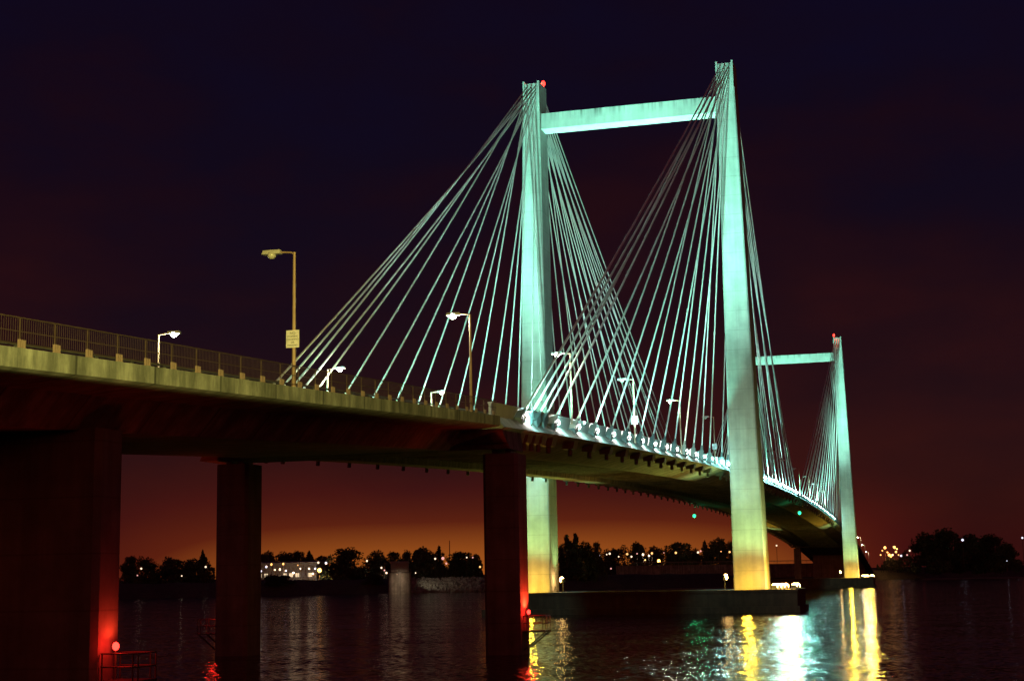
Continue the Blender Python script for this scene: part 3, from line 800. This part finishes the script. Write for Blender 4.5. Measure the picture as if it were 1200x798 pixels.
# small lamps of the town
mb = MB(); mb.tube([(0, 0, -1), (0, 0, -.02)], [.018, .012], 6); pole_me = mb.mesh('pole', M['bark'])
far_heads = {}
def far_lamp(px, py, dist, key, size, label, group, glowp=0):
    p = at(px, py, dist)
    h = max(3.0, p.z - 4.0)
    r = tag(empty('street_lamp', (p.x, p.y, p.z - h)), label, 'street lamp', group)
    inst('pole', pole_me, r, (0, 0, h), scale=(8, 8, h))
    if (key, size) not in far_heads:
        b = MB(); b.ball((0, 0, 0), size * .7, 8, 5); far_heads[(key, size)] = b.mesh('lamp_head', M[key])
    inst('lamp_head', far_heads[(key, size)], r, (0, 0, h))
    if glowp:
        cc = {'fw': (1, .85, .7), 'fo': (1, .5, .14), 'fb': (.8, .8, 1), 'fr': (1, .4, .3)}[key]
        d = Vector((CAM.x - p.x, CAM.y - p.y, 0)).normalized()
        light('SPOT', 'street_lamp_light', p + d * 2.5, glowp * .6, cc, None, p - d * 6 - Vector((0, 0, 3)), 130, .6, .4)
ordn = lambda k: ['first', 'second', 'third', 'fourth', 'fifth', 'sixth', 'seventh', 'eighth', 'ninth', 'tenth', 'eleventh', 'twelfth', 'thirteenth', 'fourteenth', 'fifteenth', 'sixteenth', 'seventeenth', 'eighteenth', 'nineteenth', 'twentieth'][k]
A = [(165.5, 666, 'fw', .55, 0, 'white lamp at left of the dark trees beside the wide near pier'), (161, 674, 'fr', .4, 0, 'faint pink lamp lowest left beside the wide near pier'), (213, 674.5, 'fw', .4, 0, 'tiny white lamp low among the trees midway to the left column'), (241, 664, 'fw', .6, 0, 'white lamp under the narrow pine by the left column')]
for px, py, k, s, g, lab in A: far_lamp(px, py, 632, k, s, lab, 'lamps among the left trees', g)
B = [(302.5, 671.5, 'fw', .7, 0), (306, 669, 'fb', .6, 0), (312, 664, 'fb', .7, 0), (318, 661, 'fo', .7, 1500), (322, 667.5, 'fw', .6, 0), (328, 667, 'fw', .7, 1500), (332, 660.5, 'fo', .7, 1500), (335, 668.5, 'fb', .6, 0), (344, 671, 'fw', .7, 2500), (349, 662, 'fo', .4, 0), (352, 666, 'fw', .5, 1500), (362, 666, 'fw', .6, 2500), (366.5, 672, 'fw', .7, 1500), (369.5, 666, 'fb', .6, 0), (373, 659, 'fw', .7, 0), (382, 659.5, 'fb', .8, 0), (390, 662.5, 'fr', .6, 0), (392, 668, 'fr', .5, 0)]
for i, (px, py, k, s, g) in enumerate(B):
    far_lamp(px, py, 672, k, s, '%s lamp from the left of the bright row in front of the long lit shed' % ordn(i), 'lamps in front of the lit shed', g)
far_lamp(374.5, 668, 668, 'fo', 1.5, 'brightest orange lamp on the left shore, at the right end of the lit shed', 'lamps in front of the lit shed', 9000)
C = [(430, 657, 'fw', .6, 0, 'white lamp on the right flank of the big round tree'), (447, 665, 'fw', .6, 0, 'upper white lamp just left of the pump house'), (450.5, 668, 'fr', .5, 0, 'middle pinkish lamp just left of the pump house'), (453, 671, 'fw', .6, 900, 'lowest white lamp touching the left side of the pump house'), (510, 654.5, 'fw', .6, 0, 'small white lamp left of the large pinkish lamp by the mast'), (519, 654, 'fr', .95, 0, 'large pinkish lamp just left of the radio mast foot'), (523, 660, 'fr', .6, 0, 'dim pink lamp right below the radio mast'), (547, 653, 'fw', .45, 0, 'left of two small lamps in the wide rounded tree'), (554, 653, 'fr', .45, 0, 'right of two small lamps in the wide rounded tree'), (562.5, 664, 'fo', .6, 0, 'orange-white lamp against the edge of the central dark pier column'), (487, 671, 'fw', .35, 2600, 'low white lamp on the bank right of the pump house, lighting pale stone')]
for px, py, k, s, g, lab in C: far_lamp(px, py, 640 if px != 487 else 606, k, s, lab, 'lamps around the pump house', g if px != 487 else 0)
la, lb = at(487, 671, 602), at(516, 676, 612)
light('SPOT', 'street_lamp_light', la + Vector((0, 0, 1.2)), 2000, (1, .86, .55), None, lb, 95, .7, .3)
D = [(703, 651, 'fb', .5, 0), (711, 649.5, 'fw', .5, 0), (714.5, 648.5, 'fw', .8, 0), (725, 652, 'fw', .55, 0), (735, 649, 'fo', .8, 0), (740, 652, 'fw', .7, 0), (746.5, 648.5, 'fr', .5, 0), (753.5, 649.5, 'fw', .9, 1500), (756, 656, 'fo', .6, 0), (760.5, 651, 'fw', .8, 1500), (764, 648, 'fo', .8, 0), (772, 657, 'fo', 1.3, 7000), (778, 647.5, 'fr', .4, 0), (792, 647.5, 'fo', .85, 0), (818, 647, 'fw', .8, 0), (821, 645.5, 'fr', .7, 0), (845, 646, 'fo', .4, 0), (855, 646.5, 'fo', .75, 0)]
for i, (px, py, k, s, g) in enumerate(D):
    far_lamp(px, py, 800, k, s, '%s lamp from the left in the row above the flood wall' % ordn(i), 'lamps above the flood wall', g)
far_lamp(716, 666, 640, 'fr', .5, 'single pink lamp low on the bank below the left end of the lamp row', 'lamps above the flood wall')
far_lamp(910, 639, 820, 'fw', .6, 'lone lamp on a post just right of the big right tower leg, under the deck', 'lamps beyond the main span')
Ee = [(1032, 650, 'fo', .7, 0), (1037, 641.5, 'fo', 1.2, 4000), (1042, 650, 'fo', 1.2, 4000), (1048, 641, 'fo', 1.2, 4000), (1050, 646.5, 'fo', 1.0, 0), (1056, 651, 'fb', .9, 0), (1063, 650, 'fr', .7, 0), (1066, 645, 'fw', .8, 0), (1034, 645, 'fo', .6, 0), (1040, 647, 'fo', .7, 0), (1044, 652, 'fo', .8, 0), (1046, 650, 'fw', .9, 0), (1051, 643, 'fo', .8, 0), (1053, 650, 'fo', .6, 0)]
Ee.sort()
for i, (px, py, k, s, g) in enumerate(Ee):
    far_lamp(px, py, 960, k, s, '%s lamp from the left of the orange cluster right of the far tower' % ordn(i), 'orange lamp cluster beyond the far tower', g)
far_lamp(1128, 632.5, 880, 'fb', .95, 'bluish white lamp shining between the dark trees at far right', 'lamps at far right')
far_lamp(1180, 657, 880, 'fb', .35, 'tiny white lamp below the rightmost tree', 'lamps at far right')
far_lamp(1198, 630, 950, 'fb', .8, 'pale lamp at the very right edge', 'lamps at far right')

# ------------------------------------------------------------------ moonless night: one very faint sun lamp stays below notice
sun = bpy.data.lights.new('moon', 'SUN'); sun.energy = .004; sun.angle = R(.5); sun.color = (.8, .85, 1)
so = bpy.data.objects.new('moon', sun); col.objects.link(so); so.rotation_euler = (R(50), 0, R(-120))

# ------------------------------------------------------------------ output
vs_ = sc.view_settings
vs_.view_transform = 'Standard'; vs_.look = 'None'; vs_.exposure = 0; vs_.gamma = 1; vs_.use_curve_mapping = False
sc.render.engine = 'CYCLES'
sc.cycles.use_denoising = True
sc.cycles.max_bounces = 5; sc.cycles.diffuse_bounces = 2; sc.cycles.glossy_bounces = 3
sc.cycles.sample_clamp_indirect = 6
sc.cycles.caustics_reflective = False; sc.cycles.caustics_refractive = False
